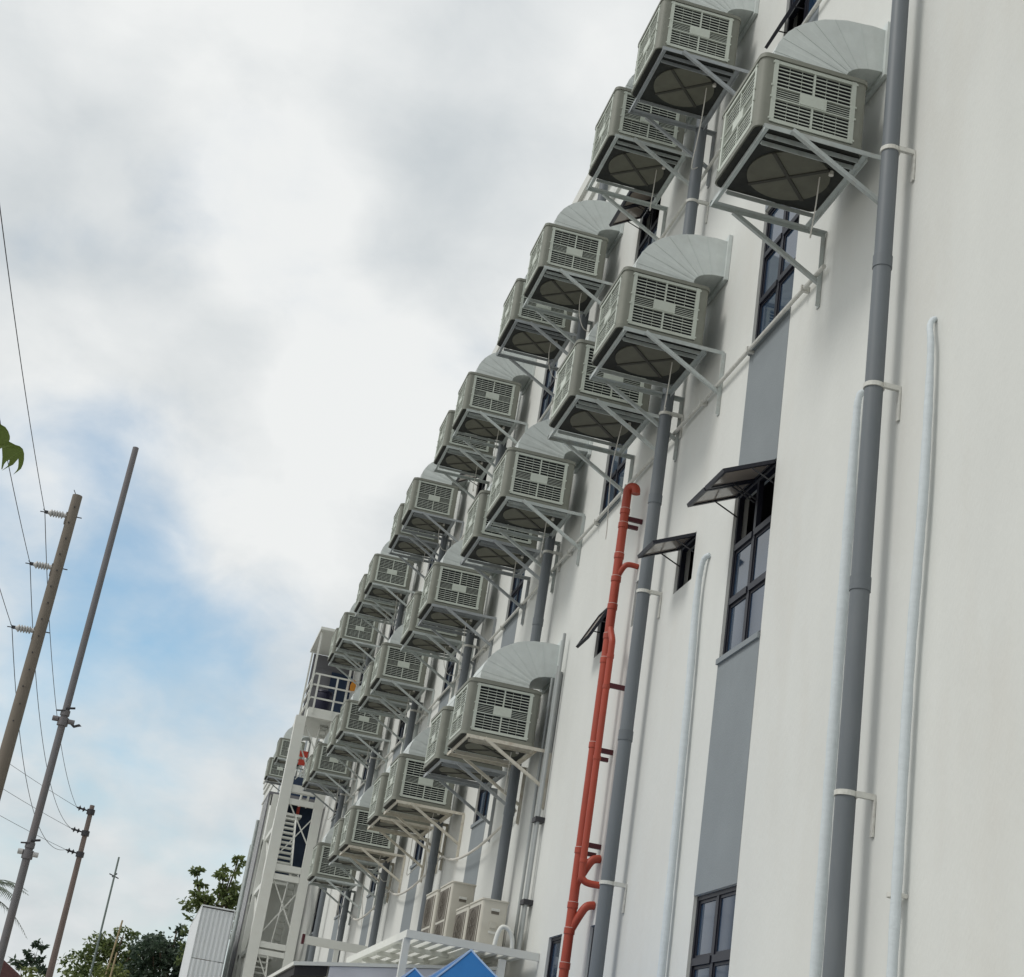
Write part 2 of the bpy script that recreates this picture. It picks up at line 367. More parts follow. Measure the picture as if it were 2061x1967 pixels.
openmap = {(1,'C'): ({(0,2),(1,2)}, 66), (2,'A'): ({(0,1),(1,1)}, 58), (1,'A'): ({(1,0)}, 22), (3,'C'): ({(0,2),(1,2)}, 45), (4,'A'): ({(0,1),(1,1)}, 62),
           (4,'C'): ({(0,2),(1,2)}, 50), (5,'C'): ({(0,2),(1,2)}, 40), (3,'B'): ({(1,2)}, 60), (4,'B'): ({(1,2),(0,2)}, 60), (6,'C'): ({(0,2),(1,2)}, 45), (6,'B'): ({(0,2)}, 50), (5,'B'): ({(1,1)}, 50)}
for (k, rw, y, z) in mainwin:
    oc, an = openmap.get((k, rw), (set(), 0))
    window(y, y+BW, z, z+WH, 2, (z+.63, z+1.24), oc, an)
for (a, b, c, d, an) in smallwin:
    window(a, b, c, d, 1, (), {(0,0)} if an else set(), an)

# ------------------------------------------------------------------ air coolers
BX0, BX1, BY0, BY1, BH = -1.33, -.25, .06, 1.17, .84
def rrect(x0, x1, y0, y1, r, n=5):
    pts = []
    for cx, cy, a0 in ((x1-r, y1-r, 0), (x0+r, y1-r, 90), (x0+r, y0+r, 180), (x1-r, y0+r, 270)):
        for i in range(n+1):
            t = R(a0 + 90*i/n); pts.append((cx+r*math.cos(t), cy+r*math.sin(t)))
    return pts
def make_cooler(single):
    root = thing('air_cooler', 'x', 'air cooler')
    b = MB(); b.prism(rrect(BX0+.028, BX1-.028, BY0+.028, BY1-.028, .06), 'z', .06, BH-.03); b.build('cooling_pad', PADM, root)
    # rounded corner posts
    for (cx, cy, a0) in ((BX0, BY0, 180), (BX1, BY0, 270), (BX1, BY1, 0), (BX0, BY1, 90)):
        sx = 1 if cx == BX0 else -1; sy = 1 if cy == BY0 else -1; r = .07; w = .125
        ox, oy = cx+sx*r, cy+sy*r
        arc = [(ox + r*math.cos(R(a0+90*i/6)), oy + r*math.sin(R(a0+90*i/6))) for i in range(7)]
        first, last = arc[0], arc[-1]
        if abs(first[0]-cx) < 1e-6: p1 = (cx, cy+sy*w); p2 = (cx+sx*w, cy)
        else: p1 = (cx+sx*w, cy); p2 = (cx, cy+sy*w)
        inner = (cx+sx*w, cy+sy*w)
        poly = [p1] + arc + [p2, inner]
        c = MB(); c.prism(poly, 'z', .062, BH-.045); c.build('corner_post', POSTM, root, True, 35)
    c = MB(); c.prism(rrect(BX0-.012, BX1+.012, BY0-.012, BY1+.012, .08), 'z', BH-.045, BH); c.prism(rrect(BX0+.03, BX1-.03, BY0+.03, BY1-.03, .07), 'z', BH, BH+.025)
    c.build('lid', POSTM, root, True, 35)
    c = MB(); c.prism(rrect(BX0-.008, BX1+.008, BY0-.008, BY1+.008, .08), 'z', .012, .062); c.prism(rrect(BX0+.012, BX1-.012, BY0+.012, BY1-.012, .075), 'z', .0621, .075)
    c.build('base_pan', POSTM, root, True, 35)
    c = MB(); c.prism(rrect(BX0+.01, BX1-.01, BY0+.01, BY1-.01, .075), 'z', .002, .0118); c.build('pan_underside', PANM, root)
    # round fan cover with cross ribs under the pan
    cx, cy = -.74, .68
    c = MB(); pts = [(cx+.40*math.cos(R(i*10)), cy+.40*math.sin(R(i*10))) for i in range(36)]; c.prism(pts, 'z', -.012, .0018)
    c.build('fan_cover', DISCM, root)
    c = MB()
    for an in (48, 138):
        d = Vector((math.cos(R(an)), math.sin(R(an)), 0))*.41; c.bar(Vector((cx,cy,-.018))-d, Vector((cx,cy,-.018))+d, .035, .012)
    c.build('cross_rib', RIBM, root)
    c = MB(); c.tube([(-.40,.44,.0),(-.40,.44,-.04)], .025, 10); c.build('drain_cap', HOSEM, root, True)
    # side panels
    def panel(kind, sub):
        # local: u across 0..w, z up, n outward
        if kind == 'near': w = BX1-BX0-.24; T = lambda u, n, z: (BX0+.12+u, BY0+.022-n, z)
        elif kind == 'far': w = BX1-BX0-.24; T = lambda u, n, z: (BX1-.12-u, BY1-.022+n, z)
        elif kind == 'outer': w = BY1-BY0-.24; T = lambda u, n, z: (BX0+.022-n, BY1-.12-u, z)
        else: w = BY1-BY0-.24; T = lambda u, n, z: (BX1-.022+n, BY0+.12+u, z)
        def bx(mb, u0, u1, n0, n1, z0, z1):
            mb.add([T(u0,n0,z0),T(u1,n0,z0),T(u1,n1,z0),T(u0,n1,z0),T(u0,n0,z1),T(u1,n0,z1),T(u1,n1,z1),T(u0,n1,z1)],
                   [(0,1,2,3),(7,6,5,4),(4,5,1,0),(5,6,2,1),(6,7,3,2),(7,4,0,3)])
        z0, z1 = .085, .785; bo = .045
        f = MB(); bx(f, 0, bo, -.02, .028, z0, z1); bx(f, w-bo, w, -.02, .028, z0, z1); bx(f, bo, w-bo, -.02, .024, z1-.035, z1); bx(f, bo, w-bo, -.02, .024, z0, z0+.04)
        bx(f, bo, w-bo, -.02, .020, .486, .500); bx(f, bo, w-bo, -.02, .020, .352, .366)        # band edges
        bx(f, w*.34, w*.66, -.02, .026, .3661, .4859)                                           # maker plate area
        for (a, b_) in ((z0+.04, .352), (.50, z1-.035)):
            bx(f, w/2-.010, w/2+.010, -.02, .018, a, b_)
            for fr in (1/6, 1/3, 2/3, 5/6):
                u = bo + (w-2*bo)*fr; bx(f, u-.0018, u+.0018, -.02, .004, a, b_)
        for cl in (z0+.03, .36, .492, z1-.03):                                                   # small clips on the frame
            for u in (-.012, w-.004): bx(f, u, u+.016, .0, .036, cl-.01, cl+.01)
        p = f.build('side_panel', PANEL, root)
        sl = []
        for (a, b_, n) in ((z0+.04, .352, 6), (.50, z1-.035, 6)):
            pitch = (b_-a)/n
            for i in range(1, n):
                zc = a + pitch*i; sl += [(bo, w/2-.012, zc, .0070), (w/2+.012, w-bo, zc, .0070)]
        for (ua, ub) in ((bo, w*.34), (w*.66, w-bo)):
            for i in range(4): sl.append((ua, ub, .388+.024*i, .0040))
        if sub:
            for (ua, ub, zc, h) in sl:
                s_ = MB(); s_.add([T(ua,.006,zc-h*.8),T(ub,.006,zc-h*.8),T(ub,.012,zc-h*.8),T(ua,.012,zc-h*.8),T(ua,.006,zc+h*.8),T(ub,.006,zc+h*.8),T(ub,.012,zc+h*.7),T(ua,.012,zc+h*.7)],
                    [(0,1,2,3),(7,6,5,4),(4,5,1,0),(5,6,2,1),(6,7,3,2),(7,4,0,3)])
                s_.build('slat', PANEL, p)
        else:
            s_ = MB()
            for (ua, ub, zc, h) in sl:
                s_.add([T(ua,.006,zc-h*.8),T(ub,.006,zc-h*.8),T(ub,.012,zc-h*.8),T(ua,.012,zc-h*.8),T(ua,.006,zc+h*.8),T(ub,.006,zc+h*.8),T(ub,.012,zc+h*.7),T(ua,.012,zc+h*.7)],
                    [(0,1,2,3),(7,6,5,4),(4,5,1,0),(5,6,2,1),(6,7,3,2),(7,4,0,3)])
            stuff(s_.build('slats', PANEL, p))
    panel('near', single); panel('outer', single); panel('far', False); panel('inner', False)
    # elbow duct: gores from the lid to the wall
    outer = [(-1.16,.866),(-1.165,1.02),(-1.10,1.20),(-.985,1.36),(-.80,1.50),(-.58,1.595),(-.32,1.64),(-.03,1.645)]
    inner = [(-.42,.866),(-.42,.94),(-.415,.985),(-.395,1.025),(-.36,1.06),(-.30,1.095),(-.20,1.125),(-.03,1.14)]
    ya, yb = .22, 1.01
    d = MB()
    for i in range(len(outer)-1):
        e = .012 if 0 < i else 0.0
        A, B, C, D = outer[i], outer[i+1], inner[i+1], inner[i]
        # each gore: a little barrel so seams read as creases
        def q(pa, pb, pc, pd, y): return [(pa[0],y,pa[1]),(pb[0],y,pb[1]),(pc[0],y,pc[1]),(pd[0],y,pd[1])]
        mO = ((A[0]+B[0])/2-.006, (A[1]+B[1])/2+.008); mI = ((C[0]+D[0])/2, (C[1]+D[1])/2)
        k = .004
        vs_ = [(A[0],ya,A[1]),(mO[0],ya-k,mO[1]),(B[0],ya,B[1]),(C[0],ya,C[1]),(mI[0],ya-k,mI[1]),(D[0],ya,D[1]),
               (A[0],yb,A[1]),(mO[0],yb+k,mO[1]),(B[0],yb,B[1]),(C[0],yb,C[1]),(mI[0],yb+k,mI[1]),(D[0],yb,D[1])]
        d.add(vs_, [(0,1,4,5),(1,2,3,4),(6,11,10,7),(7,10,9,8),(0,6,7,1),(1,7,8,2),(5,4,10,11),(4,3,9,10)])
        if i:
            d.bar((A[0],ya-.001,A[1]), (D[0],ya-.001,D[1]), .006, .006, (0,1,0)); d.bar((A[0],ya,A[1]+.001), (A[0],yb,A[1]+.001), .006, .006)
    d.build('elbow_duct', DUCTM, root)
    fl = MB(); t = .012
    fl.box(-.05, -.004, ya-.05, ya, 1.08, 1.72); fl.box(-.05, -.004, yb, yb+.05, 1.08, 1.72); fl.box(-.05, -.004, ya, yb, 1.648, 1.72); fl.box(-.05, -.004, ya, yb, 1.08, 1.136)
    fl.build('duct_flange', DUCTM, root)
    return root
HOSES = [[(-.47,.55,-.01),(-.46,.6,-.2),(-.43,.75,-.42),(-.40,.95,-.62),(-.38,1.1,-.78),(-.33,1.25,-.80),(-.22,1.38,-.66),(-.12,1.44,-.52)],
         [(-.47,.55,-.01),(-.47,.58,-.18),(-.42,.66,-.38),(-.30,.80,-.50),(-.15,.95,-.46),(-.05,1.05,-.36)],
         [(-.47,.55,-.01),(-.48,.62,-.25),(-.45,.85,-.5),(-.38,1.1,-.72),(-.30,1.32,-.95),(-.26,1.42,-1.15),(-.25,1.45,-1.3)],
         [(-.47,.55,-.01),(-.465,.6,-.3),(-.455,.68,-.52),(-.44,.74,-.58),(-.42,.77,-.52)]]
def smooth_pts(p, n=4):
    p = [Vector(a) for a in p]; out_ = []
    for i in range(len(p)-1):
        a, b, c, d = p[max(i-1,0)], p[i], p[i+1], p[min(i+2,len(p)-1)]
        for k in range(n):
            t = k/n; out_.append(.5*((2*b)+(c-a)*t+(2*a-5*b+4*c-d)*t*t+(3*b-a-3*c+d)*t**3))
    out_.append(p[-1]); return out_
hose_me = [MB().tube(smooth_pts(h), .007, 6).mesh('drain_hose', HOSEM, True) for h in HOSES]

def lprof(mb, p, q, up_in):      # steel angle: p,q ends, up_in = direction of the horizontal leg
    p = Vector(p); q = Vector(q); u = Vector(up_in)
    mb.bar(p+Vector((0,0,-.025)), q+Vector((0,0,-.025)), .006, .05); mb.bar(p+u*.028+Vector((0,0,-.003)), q+u*.028+Vector((0,0,-.003)), .05, .006)
def make_bracket(mt):
    root = thing('support_bracket', 'x', 'bracket')
    def beam(p, q, u):
        b = MB(); lprof(b, p, q, u); b.build('beam', mt, root)
    beam((-1.262,0,0), (-.004,0,0), (0,1,0)); beam((-1.262,1.45,0), (-.004,1.45,0), (0,-1,0))
    beam((-1.25,.004,-.001), (-1.25,1.446,-.001), (1,0,0)); beam((-.205,.06,-.007), (-.205,1.39,-.007), (-1,0,0))
    beam((-1.19,.13,-.007), (-.265,.13,-.007), (0,1,0)); beam((-1.19,.25,-.007), (-.265,.25,-.007), (0,1,0)); beam((-1.19,1.16,-.007), (-.265,1.16,-.007), (0,1,0))
    for y in (-.028, 1.478):
        b = MB(); b.bar((-1.0,y,-.02), (-.02,y,-.575), .045, .05, (0,1,0)) if False else b.bar((-1.0,y,-.02), (-.02,y,-.575), .042, .042, (0,1,0)); b.build('brace', mt, root)
        b = MB(); b.box(-.012, -.004, y-.035, y+.035, -.86, -.05); b.box(-.05, -.0121, y-.035, y-.028, -.86, -.05); b.build('wall_plate', mt, root)
        b = MB()
        for z in (-.12, -.45, -.75): b.tube([(-.012,y+.01,z),(-.026,y+.01,z)], .012, 6)
        b.build('anchor_bolt', DARKM, root)
    return root
cool_n = make_cooler(True); cool_f = make_cooler(False)
brks = [make_bracket(mm) for mm in BRK]
usedc = {True: False, False: False}; usedb = [False]*3
ROWU = {'A': 14.5835, 'B': 10.4966, 'C': 6.7766}
YC = {(0,1): 11.428, (1,0): 15.748, (1,1): 17.795, (2,0): 21.704, (2,1): 23.675, (3,0): 27.713, (3,1): 29.705, (4,0): 33.816, (4,1): 35.66, (5,0): 39.772, (5,1): 41.66, (6,0): 45.68, (6,1): 47.54}
units = []
for b in range(1, 7):
    for k in (0, 1): units.append(('A', YC[(b,k)], b))
units.append(('B', YC[(0,1)], 0))
for b in range(1, 7):
    for k in (0, 1): units.append(('B', YC[(b,k)], b))
for b in (2, 3, 4):
    for k in (0, 1): units.append(('C', YC[(b,k)], b))
units.append(('C', YC[(5,0)], 5))
RN = {'A': 'top', 'B': 'middle', 'C': 'lowest'}
cnt = {rw: sum(1 for u in units if u[0] == rw) for rw in 'ABC'}; idx = {'A': 0, 'B': 0, 'C': 0}
rng = random.Random(3)
def place(rw, y, bay, label, blabel):
    z = ROWU[rw]; single = bay <= 2
    src = cool_n if single else cool_f
    if not usedc[single]: o = src; usedc[single] = True; o.location = (0, y, z)
    else: o = copy_tree(src, None, (0, y, z))
    o.rotation_euler = (0, 0, 0)
    tag(o, label, 'air cooler', 'air coolers bracketed to the wall in three rows')
    link('drain_hose', hose_me[rng.randrange(4)], o)
    bi = 0 if rng.random() < .35 else 1
    if rw == 'C' and rng.random() < .55: bi = 2
    if rw == 'B' and bay < 1: bi = 1
    src = brks[bi]
    if not usedb[bi]: q = src; usedb[bi] = True; q.location = (0, y, z)
    else: q = copy_tree(src, None, (0, y, z))
    tag(q, blabel, 'bracket', 'steel brackets under the air coolers')
for (rw, y, bay) in sorted(units, key=lambda u: (u[0], -u[1])):
    idx[rw] += 1; n = idx[rw]
    place(rw, y, bay, 'boxy louvred air cooler in the %s row, %s %s the white stair tower' % (RN[rw], ordn(n), 'to' if n == 1 else 'from'),
          'steel angle bracket holding the %s-row air cooler %s %s the stair tower' % (RN[rw], ordn(n), 'to' if n == 1 else 'from'))
for nm, y in (('just past', 65.4), ('well past', 69.9)):
    place('A', y, 9, 'grey air cooler on the wall %s the white stair tower' % nm, 'bracket under the air cooler %s the white stair tower' % nm)
for o in [cool_n, cool_f] + brks: assert o['label'] != 'x'

# ------------------------------------------------------------------ downpipes
dn = list(range(7))
for k in dn:
    y = (10.98, 17.20, 22.98, 29.05, 35.08, 41.08, 47.08)[k]; x = -.21
    n = len(dn)-k
    lab = 'grey round downpipe on the white wall, %s %s the stair tower' % (ordn(n), 'to' if n == 1 else 'from')
    t = thing('downpipe', lab, 'downpipe', (x, y, 0), 'grey downpipes down the wall')
    p = MB(); p.tube([(0,0,.0),(0,0,17.3)], .079, 20); p.build('pipe', DOWN, t, True)
    for z in (6.05, 9.05, 12.1, 15.1):
        p = MB(); p.tube([(0,0,z-.06),(0,0,z+.06)], .086, 20); p.build('coupling', DOWN, t, True)
    for z in (1.2, 4.35, 7.83, 10.22, 13.4, 16.2):
        c = MB(); c.tube([(0,0,z-.02),(0,0,z+.02)], .090, 20); c.bar((.05,-.07,z), (.205,-.07,z), .035, .045); c.box(.19, .205, -.095, -.045, z-.30, z-.023)
        c.build('clamp', CLAMP, t, False)

# white tape-wrapped pipes
def wrapped(label, pts, r, feet=()):
    t = thing('wrapped_pipe', label, 'pipe', (pts[0][0], pts[0][1], 0), 'white wrapped pipes on the wall')
    ox, oy = pts[0][0], pts[0][1]
    P = smooth_pts([(p[0]-ox, p[1]-oy, p[2]) for p in pts], 14)
    rs = [r*(1+.05*math.sin(i*2.1)+.03*math.sin(i*.7))*(1-.35*max(0, (p.z-7.0)/1.2)) for i, p in enumerate(P)]
    MB().tube(P, rs, 12).build('pipe', WRAP, t, True, 60)
    for z in feet:
        c = MB(); c.tube([(0,0,z-.015),(0,0,z+.015)], r+.012, 14); c.bar((0,-.06,z), (-ox-.004,-.06,z), .03, .03); c.build('strap', CLAMP, t)
    return t
wrapped('white tape-wrapped pipe, alone beyond the nearest downpipe on the blank wall', [(-.075,10.36,0),(-.075,10.33,1.5),(-.08,10.31,3.4),(-.08,10.30,5.2),(-.075,10.24,6.6),(-.07,10.25,7.8),(-.065,10.30,8.12),(-.01,10.33,8.22)], .038, (3.55,))
wrapped('white tape-wrapped pipe tucked behind a grey downpipe', [(-.08,11.60,0),(-.08,11.60,2.5),(-.08,11.60,4.6),(-.075,11.61,6.4),(-.07,11.62,7.7),(-.06,11.62,8.05),(-.005,11.62,8.12)], .046)
wrapped('white tape-wrapped pipe between the grey strip and the small awning window', [(-.07,15.36,0),(-.07,15.36,3.0),(-.072,15.40,4.6),(-.07,15.48,6.2),(-.07,15.56,7.3),(-.06,15.52,7.72),(-.005,15.45,7.80)], .041)

# thin conduits along the wall
def conduit(label, pts, r, mt=CLAMP, clips=()):
    o = thing('conduit', label, 'conduit', pts[0])
    a = Vector(pts[0]); MB().tube([Vector(p)-a for p in pts], r, 8).build('tube', mt, o, True)
    for y in clips:
        c = MB(); c.box(-r-.012-.0, .055, y-a.y-.02, y-a.y+.02, -r-.01, r+.01); c.build('clip', mt, o)
    return o
conduit('thin white conduit running level below the middle row of coolers', [(-.06,12.7,10.0),(-.06,20,10.02),(-.06,30,10.02),(-.06,49,10.02)], .024, CLAMP, [13.2+1.5*i for i in range(24)])
conduit('thin white conduit running level below the top row of coolers', [(-.06,12.7,13.98),(-.06,49,14.0)], .024, CLAMP, [13.2+1.5*i for i in range(24)])
loop = []
yy = 23.0
for k in range(3):
    for i in range(9):
        t_ = i/8; loop.append((-.07-.08*math.sin(math.pi*t_), yy+6*k+.2+t_*5.6, 6.12-.32*4*t_*(1-t_)))
conduit('white flexible conduit sagging below the lowest row of coolers', loop, .022, HOSEM)
RISER = mat('riser_zinc', (.36, .38, .375), .5, metal=.1, var=.12, vscale=4, dirt=(.24, .23, .21), dscale=4, damt=.5)
# galvanised riser beside the first cooler of the lowest row
t = thing('cable_riser', 'galvanised cable riser beside the lowest-row cooler next to the red pipes', 'riser', (-.06, 21.62, 0))
c = MB(); c.box(-.02, .05, .03, .20, 6.0, 7.95); c.build('tray', RISER, t)
for i, (dy, zt) in enumerate(((-.08, 8.5), (.02, 8.02), (.30, 7.9))):
    c = MB(); c.tube([(-.03,dy,3.9),(-.03,dy,zt)], .024, 10); c.build('tube', RISER, t, True)
for z in (4.55, 5.7):
    c = MB(); c.box(-.08, .056, -.13, .08, z, z+.07); c.build('junction', DARKM, t)

# ------------------------------------------------------------------ red pipes
t = thing('red_pipe', 'tall red vent pipe with hooked top on the white wall', 'pipe', (-.25, 18.42, 0))
hook = [(0,0,0),(0,0,9.56)] + [(.045-.045*math.cos(R(a)), -.08*(1-math.cos(R(a)))/2, 9.61+.055*math.sin(R(a))) for a in range(0, 181, 20)] + [(.092,-.08,9.56)]
MB().tube(hook, .058, 18).build('pipe', RED, t, True, 60)
for z in (9.35, 9.15, 8.72, 8.40, 8.02, 7.62, 7.30, 6.2, 4.9, 4.25, 3.95, 3.55):
    MB().tube([(0,0,z-.07),(0,0,z+.0)], .066, 18).build('socket', RED, t, True)
    MB().tube([(0,0,z+.0005),(0,0,z+.006)], .0655, 18).build('joint_line', LINE, t, True)
MB().tube(smooth_pts([(0,0,8.36),(.06,-.07,8.52),(.12,-.09,8.565),(.245,-.09,8.565)], 5), .036, 12).build('branch', RED, t, True, 60)
for z0 in (4.60, 4.05):
    MB().tube(smooth_pts([(0,0,z0-.15),(.08,-.05,z0+.05),(.15,-.07,z0+.17),(.244,-.07,z0+.20)], 5), .050, 14).build('branch', RED, t, True, 60)
for z in (9.22, 6.12, 4.95):
    c = MB(); c.box(.05, .245, -.03, .01, z-.03, z+.03); c.build('channel', MAROON, t); c = MB(); c.box(.05, .2, -.03, .01, z-.13, z-.08); c.build('channel', MAROON, t)
t2 = thing('red_pipe', 'thinner red pipe strapped beside the hooked red vent pipe', 'pipe', (-.245, 18.22, 0))
MB().tube(smooth_pts([(-.0,.16,7.68),(0,.10,7.60),(0,.02,7.50),(0,0,7.36),(0,0,6.5),(0,0,5.5),(0,0,4.62),(.03,-.01,4.50),(.10,-.02,4.47),(.238,-.02,4.47)], 4), .042, 14).build('pipe', RED, t2, True, 60)
for z in (7.30, 6.9, 6.0, 4.75): MB().tube([(0,0,z-.05),(0,0,z)], .048, 14).build('socket', RED, t2, True)
for z in (6.90,): c = MB(); c.box(.03, .24, -.03, .01, z-.03, z+.03); c.build('channel', MAROON, t2)

# ------------------------------------------------------------------ platform, condensers, shed, tents
t = thing('equipment_platform', 'white steel platform on posts carrying the condensers', 'platform', (0, 20.7, 0))
def pb(n, *a): c = MB(); c.box(*a); return c.build(n, STEELW, t)
pb('beam', -1.80, -.004, 0, .05, 3.75, 3.85); pb('beam', -1.80, -.004, 5.6, 5.65, 3.75, 3.85); pb('beam', -1.80, -1.74, .051, 5.599, 3.75, 3.85); pb('beam', -.95, -.89, .051, 5.599, 3.70, 3.78)
for i in range(10): pb('slat', -1.715+.165*i, -1.715+.165*i+.085, .051, 5.599, 3.785, 3.835)
for y in (1.4, 2.8, 4.2): pb('joist', -1.739, -.951, y, y+.06, 3.72, 3.784)
for (x, y) in ((-1.77,.055), (-.47,.055), (-1.77,5.54), (-.47,5.54)): pb('post', x-.045, x+.045, y, y+.09, 0, 3.749 if x < -1 else 3.70)
c = MB(); c.tube(smooth_pts([(-.62,.03,3.852),(-.60,.03,4.0),(-.55,.03,4.10),(-.46,.03,4.08),(-.40,.03,3.98),(-.38,.03,3.852)], 4), .03, 10); c.build('guard_loop', STEELW, t, True)
def condenser(x0, y0, w, h, fans, label):
    r = thing('condenser', label, 'condenser', (x0, y0, 3.853), 'condensers on the white platform')
    D = .36
    c = MB(); c.prism(rrect(0, D, 0, w, .035, 3), 'z', .03, h); c.build('casing', BEIGE, r, True, 30)
    c = MB(); c.prism(rrect(-.012, D+.012, -.012, w+.012, .04, 3), 'z', h, h+.022); c.build('top_cover', BEIGE, r, True, 30)
    for yy_ in (.08, w-.14): c = MB(); c.box(-.02, D+.02, yy_, yy_+.06, 0, .03); c.build('foot', BEIGE, r)
    hh = (h-.10)/fans
    for i in range(fans):
        za = .06 + hh*i + .02; zb2 = .06 + hh*(i+1) - .02
        c = MB(); c.box(-.006, .004, w*.24, w*.95, za, zb2); c.build('coil_grille', COIL, r)
        c = MB(); yc = w*.6; zc = (za+zb2)/2; rad = min(hh*.42, w*.33)
        for q_ in (.5, .98): c.tube([(-.012, yc+rad*q_*math.cos(R(a)), zc+rad*q_*math.sin(R(a))) for a in range(0, 361, 20)], .004, 5, False)
        for a in range(0, 180, 30): c.bar((-.013, yc+rad*math.cos(R(a)), zc+rad*math.sin(R(a))), (-.013, yc-rad*math.cos(R(a)), zc-rad*math.sin(R(a))), .005, .005)
        c.build('fan_guard', COIL, r)
    c = MB(); c.box(-.006, .001, .10, .15, .10, h-.06); c.build('coil_strip', COIL, r)
    # end panel: two moulded handles and a valve cover
    for z, dk in ((h*.80, True), (h*.34, False)):
        c = MB(); c.box(.13, .25, -.012, .002, z, z+.035); c.build('handle', CLAMP, r)
        if dk: c = MB(); c.box(.135, .245, -.004, .002, z-.04, z-.002); c.build('grip_recess', COIL, r)
    c = MB(); c.box(.14, .23, -.02, .002, h*.45, h*.58); c.build('valve_cover', BEIGE, r)
condenser(-.70, 21.50, .88, .66, 1, 'beige condenser with end handles, closest to the red pipes')
condenser(-.70, 22.46, .88, .66, 1, 'low beige condenser second from the red pipes')
condenser(-.78, 23.56, .95, 1.10, 2, 'tall beige condenser standing third from the red pipes')
condenser(-.78, 24.75, .95, 1.10, 2, 'tall beige condenser farthest from the red pipes')

t = thing('lean_to_shed', 'low shed with pale wall and dark open side under the platform', 'shed', (0, 21.4, 0))
c = MB(); c.add([(-3.1,0,3.22),(-.36,0,3.62),(-.36,5.5,3.62),(-3.1,5.5,3.22),(-3.1,0,3.27),(-.36,0,3.66),(-.36,5.5,3.66),(-3.1,5.5,3.27)], [(0,3,2,1),(4,5,6,7),(0,1,5,4),(1,2,6,5),(2,3,7,6),(3,0,4,7)]); c.build('roof', STEELW, t)
c = MB(); c.add([(-2.62,.03,0),(-.38,.03,0),(-.38,.03,3.61),(-2.62,.03,3.285),(-2.62,.13,0),(-.38,.13,0),(-.38,.13,3.61),(-2.62,.13,3.285)], [(0,1,2,3),(7,6,5,4),(0,4,5,1),(1,5,6,2),(2,6,7,3),(3,7,4,0)]); c.build('wall', SHEDW, t)
c = MB(); c.box(-3.05, -.4, 5.2, 5.3, 0, 3.2); c.build('wall', DARK, t)  # back wall coloured near-black in place of the shade under the roof
c = MB(); c.add([(-3.07,.03,3.10),(-2.64,.03,3.16),(-2.64,.03,3.28),(-3.07,.03,3.215),(-3.07,5.1,3.10),(-2.64,5.1,3.16),(-2.64,5.1,3.28),(-3.07,5.1,3.215)], [(0,1,2,3),(7,6,5,4),(0,4,5,1),(1,5,6,2),(2,6,7,3),(3,7,4,0)]); c.build('ceiling_shade', DARK, t)  # added dark sheet under the roof, shade put into its colour
for x in (-3.03, -2.72): c = MB(); c.box(x, x+.06, .1, .16, 0, 3.04); c.build('post', STEELW, t)

def tent(label, cx, cy):
    t = thing('canopy_tent', label, 'tent', (cx, cy, 0), 'blue canopy tents below the platform')
    H, E_, hw = 3.22, 2.25, 1.5; n = 14
    def prof(u): return E_ + (H-E_)*(1-u)**1.55 if u < .999 else E_
    c = MB()
    sgn = [(-1,-1),(1,-1),(1,1),(-1,1)]
    rings = []
    for i in range(n+1):
        u = i/n; rings.append([(sx*hw*u, sy*hw*u, prof(u)) for sx, sy in sgn])
    for s_ in range(4):
        for i in range(n):
            a, b = rings[i][s_], rings[i][(s_+1) % 4]; d_, e = rings[i+1][s_], rings[i+1][(s_+1) % 4]
            if i == 0: c.add([a, d_, e], [(0,1,2)])
            else: c.add([a, b, e, d_], [(0,3,2,1)])
    c.build('canopy', TENT, t)
    c = MB()
    for s_ in range(4):
        c.tube([(p[0], p[1], p[2]+.004) for p in (rings[i][s_] for i in range(n+1))], .010, 5)
    c.build('seam', TENTW, t)
    c = MB()
    for s_ in range(4):
        (ax, ay), (bx_, by) = sgn[s_], sgn[(s_+1) % 4]
        c.add([(ax*hw,ay*hw,E_),(bx_*hw,by*hw,E_),(bx_*hw,by*hw,E_-.25),(ax*hw,ay*hw,E_-.25)], [(0,1,2,3)])
    c.build('valance', TENT, t)
    for sx, sy in sgn: c = MB(); c.box(sx*1.47-.02, sx*1.47+.02, sy*1.47-.02, sy*1.47+.02, 0, E_); c.build('leg', STEELW, t)
tent('blue canopy tent showing its full pointed top below the condensers', -1.93, 15.73)
tent('blue canopy tent with only its tip showing beside the shed wall', -1.94, 18.78)

# white beam from the wall towards the tower, on a post
t = thing('gantry_beam', 'white steel beam with red end, reaching out from the wall', 'beam', (0, 35.85, 0))
c = MB(); c.box(-1.60, -.004, 0, .12, 4.80, 4.98); c.build('beam', STEELW, t)
c = MB(); c.box(-1.66, -1.601, -.01, .13, 4.79, 5.0); c.build('end_plate', MAROON, t)
c = MB(); c.box(-.9, -.8, .01, .11, 0, 4.799); c.build('post', STEELW, t)

